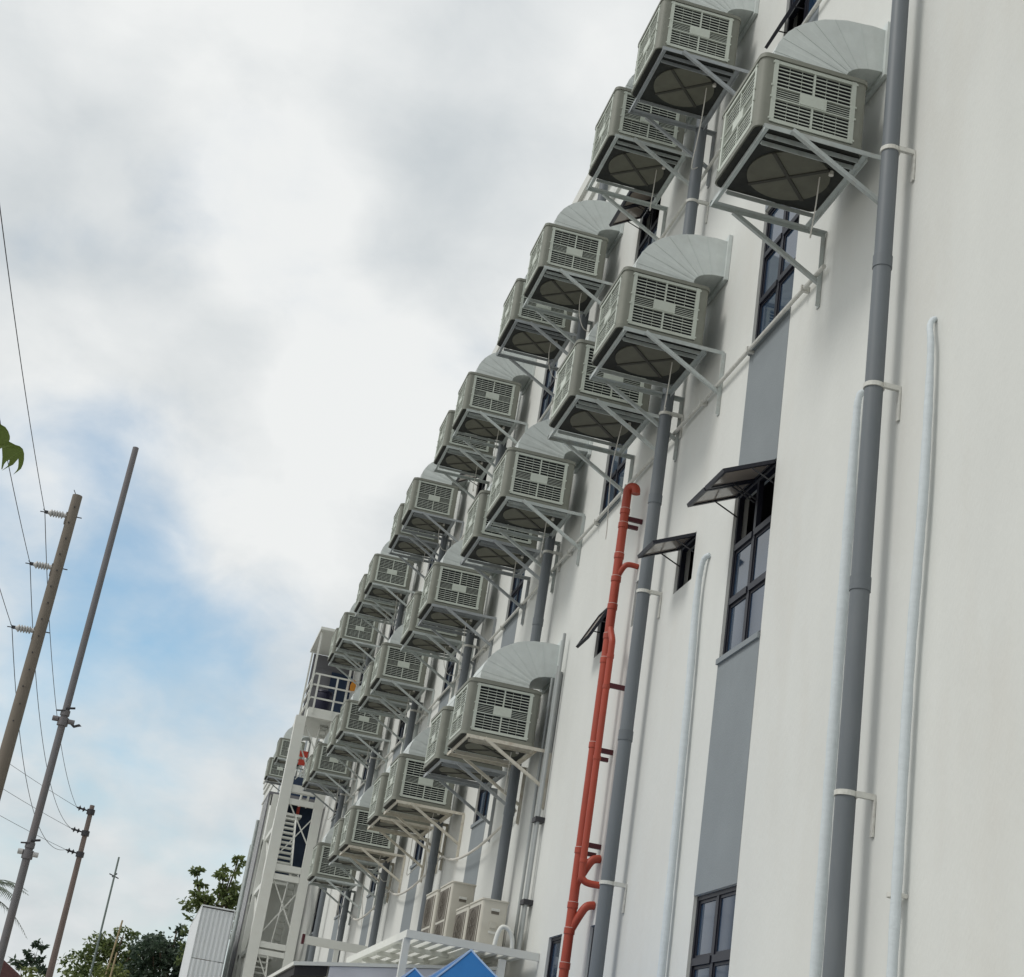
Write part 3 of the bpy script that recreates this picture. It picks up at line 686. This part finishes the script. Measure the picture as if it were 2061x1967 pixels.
# ------------------------------------------------------------------ stair tower
t = thing('stair_tower', 'white steel stair tower with braced frame and roofed top landing', 'stair tower', (0, 50, 0))
def tb(n, mt, *a): c = MB(); c.box(*a); return c.build(n, mt, t)
def tbar(n, p, q, w, h, mt=STEELW): c = MB(); c.bar(p, q, w, h); return c.build(n, mt, t)
for (y, xa) in ((0, -1.86), (7.4, -1.86)):
    ztop = 13.0 if y == 0 else 10.0
    c = MB(); c.box(xa, xa+.33, y, y+.40 if y == 0 else y+.3, 0, ztop); c.build('column', STEELW, t)
for y in (0, 7.4): tb('column', STEELW, -.72, -.43, y, y+.22, 0, 13.0 if y == 0 else 10.0)
tb('column', STEELW, -1.84, -1.66, 3.6, 3.78, 0, 11)
for (za, zb_) in ((7.80, 7.98), (8.08, 8.28), (5.52, 5.68), (5.74, 5.92), (10.16, 10.34), (10.55, 10.78), (3.2, 3.4)):
    c = MB(); c.box(-1.525, -.725, .02, .05, za, zb_); c.box(-1.525, -.725, .051, .13, za, za+.02); c.box(-1.525, -.725, .051, .13, zb_-.02, zb_); c.build('beam', STEELW, t)
for (p, q) in (((-1.50,7.80),(-.62,6.30)), ((-1.50,6.25),(-.62,7.65)), ((-1.50,10.22),(-.64,8.95)), ((-1.52,8.60),(-.64,9.92)), ((-1.49,12.75),(-.80,11.6)), ((-1.49,12.0),(-1.12,11.3)), ((-1.48,10.98),(-.90,11.9)), ((-1.50,5.50),(-.62,4.0)), ((-1.5,4.0),(-.62,5.4))):
    tbar('cross_brace', (p[0], .16, p[1]), (q[0], .165, q[1]), .07, .035)
# flights: treads between stringers, doubling back
def flight(x0, x1, ya, za, yb, zb_, n):
    for i in range(n):
        f_ = (i+.5)/n; tb('tread', STEELW, x0, x1, ya+(yb-ya)*f_-.13, ya+(yb-ya)*f_+.13, za+(zb_-za)*f_-.025, za+(zb_-za)*f_+.025)
    for x in (x0-.03, x1+.03): tbar('stringer', (x, ya, za-.05), (x, yb, zb_-.05), .05, .24)
for (za, zb_, s_) in ((.0, 3.4, 1), (3.4, 5.8, 0), (5.8, 8.2, 1), (8.2, 10.3, 0), (10.8, 13.0, 1)):
    n = max(6, round((zb_-za)/.19))
    if s_ == 0: flight(-1.45, -1.00, .9, za, 3.3, zb_, n)
    else: flight(-.92, -.74, 3.3, za, .9, zb_, n)
for z in (3.4, 5.8, 8.2, 10.5): tb('landing', STEELW, -1.66, -.74, 3.79, 5.0, z-.08, z)
for z in (3.4, 5.8, 8.2, 10.7): tb('landing', STEELW, -1.50, -.74, .2, .8, z-.06, z)
tb('back_panel', DBLUE, -1.5, -.2, 5.1, 5.16, 8.6, 12.0)
tb('back_panel', STEELW, -1.5, -.2, 5.1, 5.16, 0, 8.59)
tb('red_board', REDF, -1.47, -1.20, .55, .58, 11.80, 12.00); tb('red_board', REDF, -1.46, -1.24, .55, .58, 11.53, 11.72)
tb('red_board', REDF, -.86, -.76, 4.9, 4.94, 10.5, 11.0)
for (za, zb_) in ((5.8, 7.6), (7.8, 9.4), (3.8, 5.6)):
    tbar('cross_brace', (-1.72, .41, za), (-1.72, 3.6, zb_), .05, .05); tbar('cross_brace', (-1.70, .41, zb_), (-1.70, 3.6, za), .05, .05)
for z in (4.4, 6.6, 8.9, 9.6): tbar('hand_rail', (-1.52, .3, z), (-1.52, 3.4, z+1.0), .04, .04)
# top landing: deck, rails, posts, cladding, roof
tb('deck', STEELW, -1.52, -.02, .0, 3.0, 13.02, 13.33); 
c = MB(); c.box(-1.52, -.02, -.01, -.001, 13.02, 13.33); c.build('fascia', STEELW, t)
for z in (14.47, 14.10, 13.67): tb('rail', STEELW, -1.52, -.02, .02, .06, z-.025, z+.025)
for z in (14.47, 14.10, 13.67): tb('side_rail', STEELW, -1.56, -1.521, .10, 3.0, z-.025, z+.025)
for x in (-1.38, -.77, -.10): tb('rail_post', STEELW, x-.03, x+.03, -.03, -.011, 13.14, 14.46)
tb('roof_post', STEELW, -1.62, -1.56, .0, .06, 13.0, 15.88); tb('roof_post', STEELW, -1.62, -1.56, 2.5, 2.56, 13.0, 15.88); tb('roof_post', STEELW, -.44, -.37, .07, .13, 13.33, 14.95)
tb('roof', STEELW, -1.66, -.02, -.25, 2.9, 15.89, 15.98)
tb('cladding', CLAD, -1.50, -.02, 2.9, 2.96, 13.331, 15.88)
for z in (14.0, 14.75, 15.4): tb('cladding_seam', CLAD, -1.50, -.03, 2.885, 2.899, z, z+.03)
tb('door', DBLUE, -.78, -.03, 2.84, 2.884, 13.332, 15.35)
# silver lean-to roofs stepping down on the far side
for (ya, yb, z) in ((3.8, 6.0, 11.1),):
    tb('canopy', CLAD, -1.98, -.1, ya, yb, z-.10, z)
    for y in (ya+.05, yb-.1): tb('canopy_post', STEELW, -1.935, -1.88, y, y+.06, 0, z-.101)
    for k in range(7): tb('side_panel', SOFF if k % 2 else CLAD, -1.975, -1.94, ya+(yb-ya)*k/7+.01, ya+(yb-ya)*(k+1)/7-.01, 0, z-.101)
for (y, zt) in ((7.2, 10.6), (7.9, 9.8)): c = MB(); c.tube([(-1.97,y,0),(-1.97,y,zt)], .06, 10); c.build('gutter_pipe', BRK[1], t, True)
for z in (3.6, 5.6, 7.6, 9.4): tb('side_beam', STEELW, -1.80, -1.70, .301, 7.399, z, z+.16)
b = thing('barrel', 'dark navy barrel on the top landing of the stair tower', 'barrel', (-1.02, 51.3, 13.331))
c = MB(); c.tube([(0,0,0),(0,0,.06),(0,0,.40),(0,0,.44),(0,0,.78),(0,0,.84)], [.27,.29,.29,.30,.29,.27], 20); c.build('drum', DNAVY, b, True)
c = MB(); c.tube([(0,0,.84),(0,0,.90)], [.30,.28], 20); c.build('lid', DNAVY, b, True)
b = thing('hanging_jacket', 'orange jacket hanging on the tower landing railing', 'jacket', (-.25, 49.995, 14.12))
c = MB(); c.add([(-.10,-.04,.0),(.10,-.04,.02),(.12,-.05,.25),(.05,-.06,.50),(-.05,-.06,.50),(-.12,-.05,.22),(-.09,.01,.0),(.09,.01,.02),(.10,.015,.25),(.04,.018,.50),(-.04,.018,.50),(-.11,.015,.22)],
  [(0,5,4,3,2,1),(6,7,8,9,10,11),(0,1,7,6),(1,2,8,7),(2,3,9,8),(3,4,10,9),(4,5,11,10),(5,0,6,11)]); c.v = [(x*.8, y, z*.72) for x, y, z in c.v]; c.build('cloth', ORANGE, b)

# corrugated enclosure beside the tower
t = thing('corrugated_hoarding', 'tall white corrugated sheet enclosure beside the stair tower', 'enclosure', (-2.96, 50.0, 0))
def corr(n, x0, x1, z0, z1, y, pitch=.125, amp=.03):
    c = MB(); k = int((x1-x0)/pitch); pts = []
    for i in range(k+1):
        x = x0 + (x1-x0)*i/k; w = (x1-x0)/k
        pts += [(x, y), (x+w*.35, y), (x+w*.5, y-amp), (x+w*.85, y-amp)] if i < k else [(x, y)]
    for i in range(len(pts)-1):
        a, b_ = pts[i], pts[i+1]; c.add([(a[0],a[1],z0),(b_[0],b_[1],z0),(b_[0],b_[1],z1),(a[0],a[1],z1)], [(0,1,2,3)])
    return c.build(n, CORR, t)
corr('sheet', -.50, .46, 5.09, 6.58, 0); corr('sheet', -.50, .46, 2.5, 5.07, -.012); corr('sheet', -.50, .46, 0, 2.48, 0)
c = MB(); c.box(-.53, -.505, -.03, 8, 0, 6.62); c.build('side_sheet', CORR, t); c = MB(); c.box(.465, .49, -.03, 8, 0, 6.62); c.build('side_sheet', CORR, t)
c = MB(); c.box(-.54, .50, -.045, 8.0, 6.621, 6.66); c.build('cap', CORR, t)

# ------------------------------------------------------------------ poles and wires
def pole(name, label, x, y, h, r0_, r1, mt, n=16):
    t = thing(name, label, 'pole', (x, y, 0))
    MB().tube([(0,0,0),(0,0,h*.5),(0,0,h)], [r0_, (r0_+r1)/2, r1], n).build('shaft', mt, t, True)
    return t
p1 = pole('utility_pole', 'thick brown concrete power pole with three grey side insulators', -9.07, 38.0, 14.55, .20, .122, CONC)
tips = []
for z in (13.97, 12.60, 10.97):
    prof = [(-.11,.05),(-.18,.06)] + [v for i in range(5) for v in ((-.20-.065*i,.045),(-.225-.065*i,.095),(-.24-.065*i,.095))] + [(-.54,.05),(-.57,.04)]
    MB().tube([(a, -.02, z+(-a-.1)*-.04) for a, _ in prof], [b_ for _, b_ in prof], 12).build('insulator', PORC, p1, True, 50)
    c = MB(); c.box(-.66, -.57, -.045, .005, z-.05, z+.02); c.bar((-.57,-.02,z-.02), (-.76,-.02,z-.03), .02, .02); c.bar((-.60,-.02,z-.06), (-.70,-.02,z+.05), .02, .02); c.build('wire_clamp', DARKM, p1)
    c = MB(); c.box(-.145, -.105, -.07, .03, z-.22, z+.09); c.build('mount_plate', CONC, p1)
    c = MB(); c.tube([(-.15,0,z+.03),(.24,0,z+.03)], .014, 8); c.build('bolt', DARKM, p1)
    tips.append((-9.07-.65, 37.98, z-.02))
for i in range(14):
    z = 14.2-.42*i; c = MB(); c.tube([(.02*(-1)**i,-.165,z),(.02*(-1)**i,-.11,z)], .018, 6); c.build('bolt_hole', DARKM, p1)
c = MB(); c.tube([(-.03,0,14.54),(-.12,0,14.68)], .01, 6); c.build('tie_wire', WIREM, p1)
p2 = pole('steel_pole', 'slender grey steel pole with clamps, between the concrete poles', -7.85, 36.0, 15.38, .095, .072, STEELP)
for z, s_ in ((8.62, 1.0), (5.65, .9)):
    c = MB(); c.tube([(0,0,z-.13),(0,0,z+.05)], .12, 12); c.tube([(0,0,z+.10),(0,0,z+.22)], .105, 12); c.build('clamp', STEELP, p2, True)
    c = MB(); c.tube([(-.24*s_,-.03,z),(-.11,-.03,z)], .06, 10); c.build('spool', PORC if s_ < 1 else STEELP, p2, True)
    c = MB(); c.tube([(.11,-.03,z-.02),(.25*s_,-.03,z-.02)], .055, 10); c.build('spool', PORC if s_ < 1 else STEELP, p2, True)
    c = MB(); c.tube([(-.20,-.05,z+.18),(.0,-.1,z+.2)], .018, 6); c.tube([(.0,-.1,z+.25),(.19,-.05,z+.30)], .025, 6); c.build('hook', DARKM, p2, True)
c = MB(); c.add([(.10,-.02,8.60),(.26,-.02,8.55),(.36,-.02,8.60),(.42,-.02,8.56),(.34,-.02,8.53),(.26,-.02,8.49),(.10,.01,8.60),(.26,.01,8.55),(.36,.01,8.60),(.42,.01,8.56),(.34,.01,8.53),(.26,.01,8.49)], [(0,1,2,3,4,5),(11,10,9,8,7,6),(0,6,7,1),(1,7,8,2),(2,8,9,3),(3,9,10,4),(4,10,11,5),(5,11,6,0)]); c.build('lug', DARKM, p2)
p3 = pole('utility_pole', 'brown pole with three dark strain insulators, beyond the steel pole', -8.33, 70.0, 11.90, .17, .10, WOODP)
ends = []
for z in (11.62, 10.70, 9.80):
    c = MB(); c.tube([(0,0,z-.12),(0,0,z+.10)], .17, 12); c.build('band', DARKM, p3, True)
    prof = [(-.15,.03),(-.25,.03),(-.30,.09),(-.32,.12),(-.36,.04),(-.44,.04),(-.48,.10),(-.50,.13),(-.54,.04),(-.62,.03)]
    MB().tube([(a, -.05, z+.02+(-a-.15)*.12) for a, _ in prof], [b_ for _, b_ in prof], 10).build('insulator', DARKM, p3, True, 50)
    ends.append((-8.33-.62, 69.95, z+.08))
p4 = pole('thin_pole', 'thin greenish pole with small crosspiece, standing among the trees', -6.95, 80.0, 11.18, .06, .045, GREENP, 10)
c = MB(); c.bar((-.26,0,10.33), (.22,0,10.18), .05, .05); c.bar((-.1,0,10.2), (.1,0,10.4), .06, .06); c.build('crosspiece', DARKM, p4)
def wire(label, a, b_, sag, r=.011, n=24):
    a, b_ = Vector(a), Vector(b_); pts = []
    for i in range(n+1):
        u = i/n; p = a.lerp(b_, u); p.z -= sag*4*u*(1-u); pts.append(p-a)
    o = thing('power_wire', label, 'wire', a, 'overhead power wires'); MB().tube(pts, r, 6).build('strand', WIREM, o, True)
WN = ['top', 'middle', 'lowest']
for i, (tp, en) in enumerate(zip(tips, ends)):
    wire('overhead wire from the %s insulator of the thick pole to the strain pole' % WN[i], tp, en, .9 + .3*i, .010)
    wire('overhead wire leaving the %s insulator of the thick pole away from the strain pole' % WN[i], tp, (tp[0]-.05, 1.0, tp[2]+.35), .55, .009)
    wire('thin overhead wire reaching the %s strain insulator from behind the thick pole' % WN[i], en, (en[0]-9.6, 24.0, en[2]-.3), .5, .008)

# ------------------------------------------------------------------ trees, palms, plants
def crown(blobs, n, size, rnd_, flat=.7):
    mb = MB(); vs_ = mb.v; fs = mb.f
    tot = sum(b[3]**2 for b in blobs)
    for (cx, cy, cz, rad) in blobs:
        k = max(6, int(n*rad**2/tot)); ncl = max(5, k//22)
        for c_ in range(ncl):
            while True:
                d = Vector((rnd_.uniform(-1,1), rnd_.uniform(-1,1), rnd_.uniform(-1,1)))
                if .05 < d.length < 1: break
            d = d.normalized()*(d.length**.45); cc = Vector((cx, cy, cz)) + Vector((d.x*rad, d.y*rad, d.z*rad*flat)); cr_ = rad*rnd_.uniform(.16, .34)
            for i in range(22):
                p = cc + Vector((rnd_.gauss(0,1), rnd_.gauss(0,1), rnd_.gauss(0,.7)))*cr_*.6
                s_ = size*rnd_.uniform(.6, 1.3)
                a = Vector((rnd_.gauss(0,1), rnd_.gauss(0,1), rnd_.gauss(-.35,.7))).normalized(); b_ = a.cross(Vector((rnd_.gauss(0,1), rnd_.gauss(0,1), rnd_.gauss(0,1))))
                if b_.length < 1e-3: continue
                b_.normalize(); o = len(vs_)
                vs_ += [tuple(p), tuple(p+a*s_*.5+b_*s_*.26), tuple(p+a*s_), tuple(p+a*s_*.5-b_*s_*.26)]; fs.append((o,o+1,o+2,o+3))
    return mb
def tree(name, label, x, y, blobs, trunk_r, n, size, leaf, seed, cat='tree'):
    rn = random.Random(seed); t = thing(name, label, cat, (x, y, 0))
    top = max(b[2] for b in blobs); c = MB()
    c.tube(smooth_pts([(0,0,0),(.1,0,top*.3),(-.05,.1,top*.6),(blobs[0][0]*.6,blobs[0][1]*.6,top*.85)], 4), [trunk_r*(1-.8*i/12) for i in range(13)], 9)
    for b in blobs:
        c.tube(smooth_pts([(0,0,top*.35+rn.uniform(0,top*.15)),(b[0]*.5,b[1]*.5,b[2]*.8),(b[0],b[1],b[2])], 4), [trunk_r*.5*(1-.8*i/8) for i in range(9)], 6)
    c.build('trunk', BARK, t, True, 60)
    crown(blobs, n, size, rn).build('crown', leaf, t)
    return t
def rblobs(cx, cz, R_, k, seed, spread=1.0, r0_=.4, r1=.62):
    rn = random.Random(seed); out_ = [(cx, 0, cz, R_*.7)]
    for i in range(k):
        a = rn.uniform(0, 6.28); e = rn.uniform(-.6, 1.1)
        out_.append((cx+R_*spread*.75*math.cos(a)*math.cos(e), R_*.6*math.sin(a)*math.cos(e), cz+R_*.75*math.sin(e), R_*rn.uniform(r0_, r1)))
    return out_
tree('mango_tree', 'leafy tree with open sprigs rising behind the corrugated enclosure', -2.0, 76, rblobs(.05, 9.3, 1.25, 8, 2, 1.0, .42, .6) + [(.55,0,11.55,.42),(.35,0,10.9,.5),(.05,0,10.6,.45),(-1.25,0,10.75,.24),(-1.0,0,10.2,.28),(-.7,0,8.2,.7),(-.75,0,7.3,.5),(-.8,0,6.5,.5),(.6,0,8.3,.8)], .2, 2900, .25, LEAF1, 11)
tree('round_tree', 'dark rounded tree with a topmost tuft beside the corrugated enclosure', -3.4, 82, rblobs(-.1, 6.3, 1.9, 9, 5) + [(-.0,0,8.45,.35),(-1.5,0,7.2,.45)], .25, 6500, .25, LEAF2, 12)
tree('bushy_tree', 'mid green bushy tree behind the thin greenish pole', -6.2, 84, rblobs(0, 5.9, 2.0, 9, 8) + [(.3,0,8.1,.55),(1.0,0,7.4,.5),(-.9,0,7.2,.5)], .2, 6500, .24, LEAF1, 13)
tree('bushy_tree', 'low pale green bush at the foot of the bamboo poles', -5.3, 78, rblobs(0, 4.6, 1.5, 8, 9), .14, 4500, .22, LEAF3, 14)
tree('bushy_tree', 'grey green bush between the pale bush and the dark rounded tree', -4.6, 86, rblobs(0, 5.9, 1.4, 7, 19), .14, 3500, .22, LEAF1, 24)
tree('hedge_bush', 'bright green low hedge beside the brown roofed house', -9.3, 72, rblobs(0, 3.9, 1.3, 8, 10), .12, 4000, .2, LEAF3, 15)
tree('hedge_bush', 'green hedge at the foot of the strain pole', -8.0, 74, rblobs(0, 3.75, 1.2, 7, 20), .12, 3200, .2, LEAF1, 25)
tree('sapling', 'small sparse sapling standing above the hedge', -9.7, 80, [(0,0,6.0,.45),(.45,0,5.6,.4),(-.5,0,5.6,.35),(.1,0,6.5,.25)], .05, 420, .26, LEAF2, 16)
def palm(label, x, y, h, L_, nf, seed, droop=1.0):
    rn = random.Random(seed); t = thing('palm_tree', label, 'palm tree', (x, y, 0))
    MB().tube(smooth_pts([(0,0,0),(.05,0,h*.5),(0,0,h)], 5), [.16-.006*i for i in range(11)], 10).build('trunk', BARK, t, True)
    for k in range(nf):
        az = 2*math.pi*k/nf + rn.uniform(-.25,.25); el = rn.uniform(.1, 1.2); c = MB(); pts = []
        for i in range(11):
            u = i/10; hr = L_*u*math.cos(el*(1-.45*u)); zz_ = L_*u*math.sin(el) - droop*L_*.75*u*u
            pts.append(Vector((hr*math.cos(az), hr*math.sin(az), h+zz_)))
        c.tube(pts, [.025*(1-.85*i/10) for i in range(11)], 5)
        for i in range(1, 30):
            u = i/30*10; j = min(int(u), 9); p = pts[j].lerp(pts[j+1], u-j); d = (pts[j+1]-pts[j]).normalized(); side = d.cross(Vector((0,0,1))).normalized()
            ll = L_*.30*math.sin(math.pi*(.12+.86*i/30))
            for s_ in (-1, 1):
                q = p + (side*s_*.8 + d*.55 + Vector((0,0,-.25+rn.uniform(-.12,.12)))).normalized()*ll
                w = d*.022*L_/2
                o = len(c.v); c.v += [tuple(p-w), tuple(p+w), tuple(q)]; c.f.append((o,o+1,o+2))
        c.build('frond', FROND, t)
palm('palm with long drooping fronds behind the foot of the steel pole', -11.1, 60, 6.6, 2.3, 15, 31)
palm('small young palm between the strain pole and the bushy trees', -8.05, 80, 4.2, 1.7, 13, 32, .6)
for i, (a, b_, lb) in enumerate((((-6.55,77.5,0), (-6.05,77.6,8.1), 'bare brown bamboo pole leaning against the pale bush'), ((-6.15,76.8,0), (-5.95,76.9,6.6), 'short pale bamboo pole in front of the pale bush'))):
    t = thing('bamboo_pole', lb, 'bamboo pole', a); MB().tube([(0,0,0), Vector(b_)-Vector(a)], [.05,.04], 8).build('stem', BAMBOO, t, True)
# house roof
t = thing('house', 'small house with reddish brown roof beyond the hedge', 'house', (-11.3, 64, 0))
HW = mat('house_wall', (.30, .22, .16), .9, var=.2); HR = mat('house_roof', (.10, .045, .045), .8, var=.25)
c = MB(); c.box(-2.6, 1.6, 0, 6, 0, 4.2); c.build('wall', HW, t)
c = MB(); c.prism([(-3.0,4.15),(2.2,4.15),(2.15,4.4),(-.5,6.0),(-3.0,4.4)], 'y', -.4, 6.4); c.build('roof', HR, t)
# breadfruit tree off to the side, one bough reaching into view
t = thing('breadfruit_tree', 'large lobed green leaves hanging from a bough near the camera', 'tree', (-9.6, 9.0, 0))
MB().tube(smooth_pts([(0,0,0),(.1,0,2.2),(0,.1,4.2),(.4,0,5.6)], 4), [.16-.008*i for i in range(13)], 10).build('trunk', BARK, t, True)
BOUGH = smooth_pts([(.1,0,3.8),(1.1,0,4.9),(2.1,0,5.32),(2.62,0,5.22),(2.84,0,5.06)], 5)
MB().tube(BOUGH, [.05-.0018*i for i in range(len(BOUGH))], 8).build('bough', BARK, t, True)
LEAFPOS = [(3.08, 0, 4.995, 0, .92, 1)] + [(.55+.23*i, (-.16, .14, -.05)[i % 3], 5.0+.04*(i % 4)+.06*min(i, 6)-.035*max(0, i-6), (25, 160, -40, 95, 200)[i % 5], 1.15+.1*(i % 3), 1 if i % 2 else -1) for i in range(10)]
def zpt(u, v):      # leaf outline drawn in centimetres, hung from the bough tip
    return ((u-340)*.000215, -(v-300)*.000215)
LO = [(-420,260),(-300,150),(-120,200),(0,255),(130,310),(250,430),(330,560),(352,650),(340,720),(560,790),(680,800),(790,860),(860,980),(900,1150),(905,1290),(880,1430),(800,1540),(708,1645),(775,1510),(792,1430),(772,1290),(735,1160),(690,1250),(630,1370),(500,1470),(355,1595),(485,1440),(503,1350),(495,1240),(420,1300),(372,1400),(358,1550),(330,1555),(300,1370),(270,1200),(185,930),(100,990),(0,1100),(-90,1190),(-40,1050),(-60,880),(-150,960),(-260,1120),(-250,900),(-330,760),(-480,800),(-420,620)]
def leaf_mesh(flip=1, k=1.0):
    pts = [zpt(*p) for p in LO]; n = len(pts)
    def Y(x, z): return .5*x*x*3 + .25*abs(x+z)
    vs_ = [(flip*x*k, Y(x, z)*k-.0015, z*k) for x, z in pts] + [(flip*x*k, Y(x, z)*k+.0015, z*k) for x, z in pts]
    return MB().add(vs_, [tuple(range(n)), tuple(reversed(range(n, 2*n)))] + [(i, n+i, n+(i+1) % n, (i+1) % n) for i in range(n)])
for (lx, ly, lz, rz, k, fl) in LEAFPOS:
    o = leaf_mesh(fl, k).build('leaf', LEAFB, t); o.location = (lx, ly, lz); o.rotation_euler = (0, 0, R(rz))
    x0, z0 = zpt(-60, 420); b0 = .5*x0*x0*3 + .25*abs(x0+z0)
    tip = Vector((lx, ly, lz)) + Matrix.Rotation(R(rz), 3, 'Z') @ Vector((fl*x0*k, b0*k, z0*k))
    root = min(BOUGH, key=lambda p: (p-tip).length)
    mid = (root+tip)/2 + Vector((0, 0, .03))
    MB().tube(smooth_pts([root, mid, tip], 4), .006, 6).build('petiole', LEAFB, t, True)
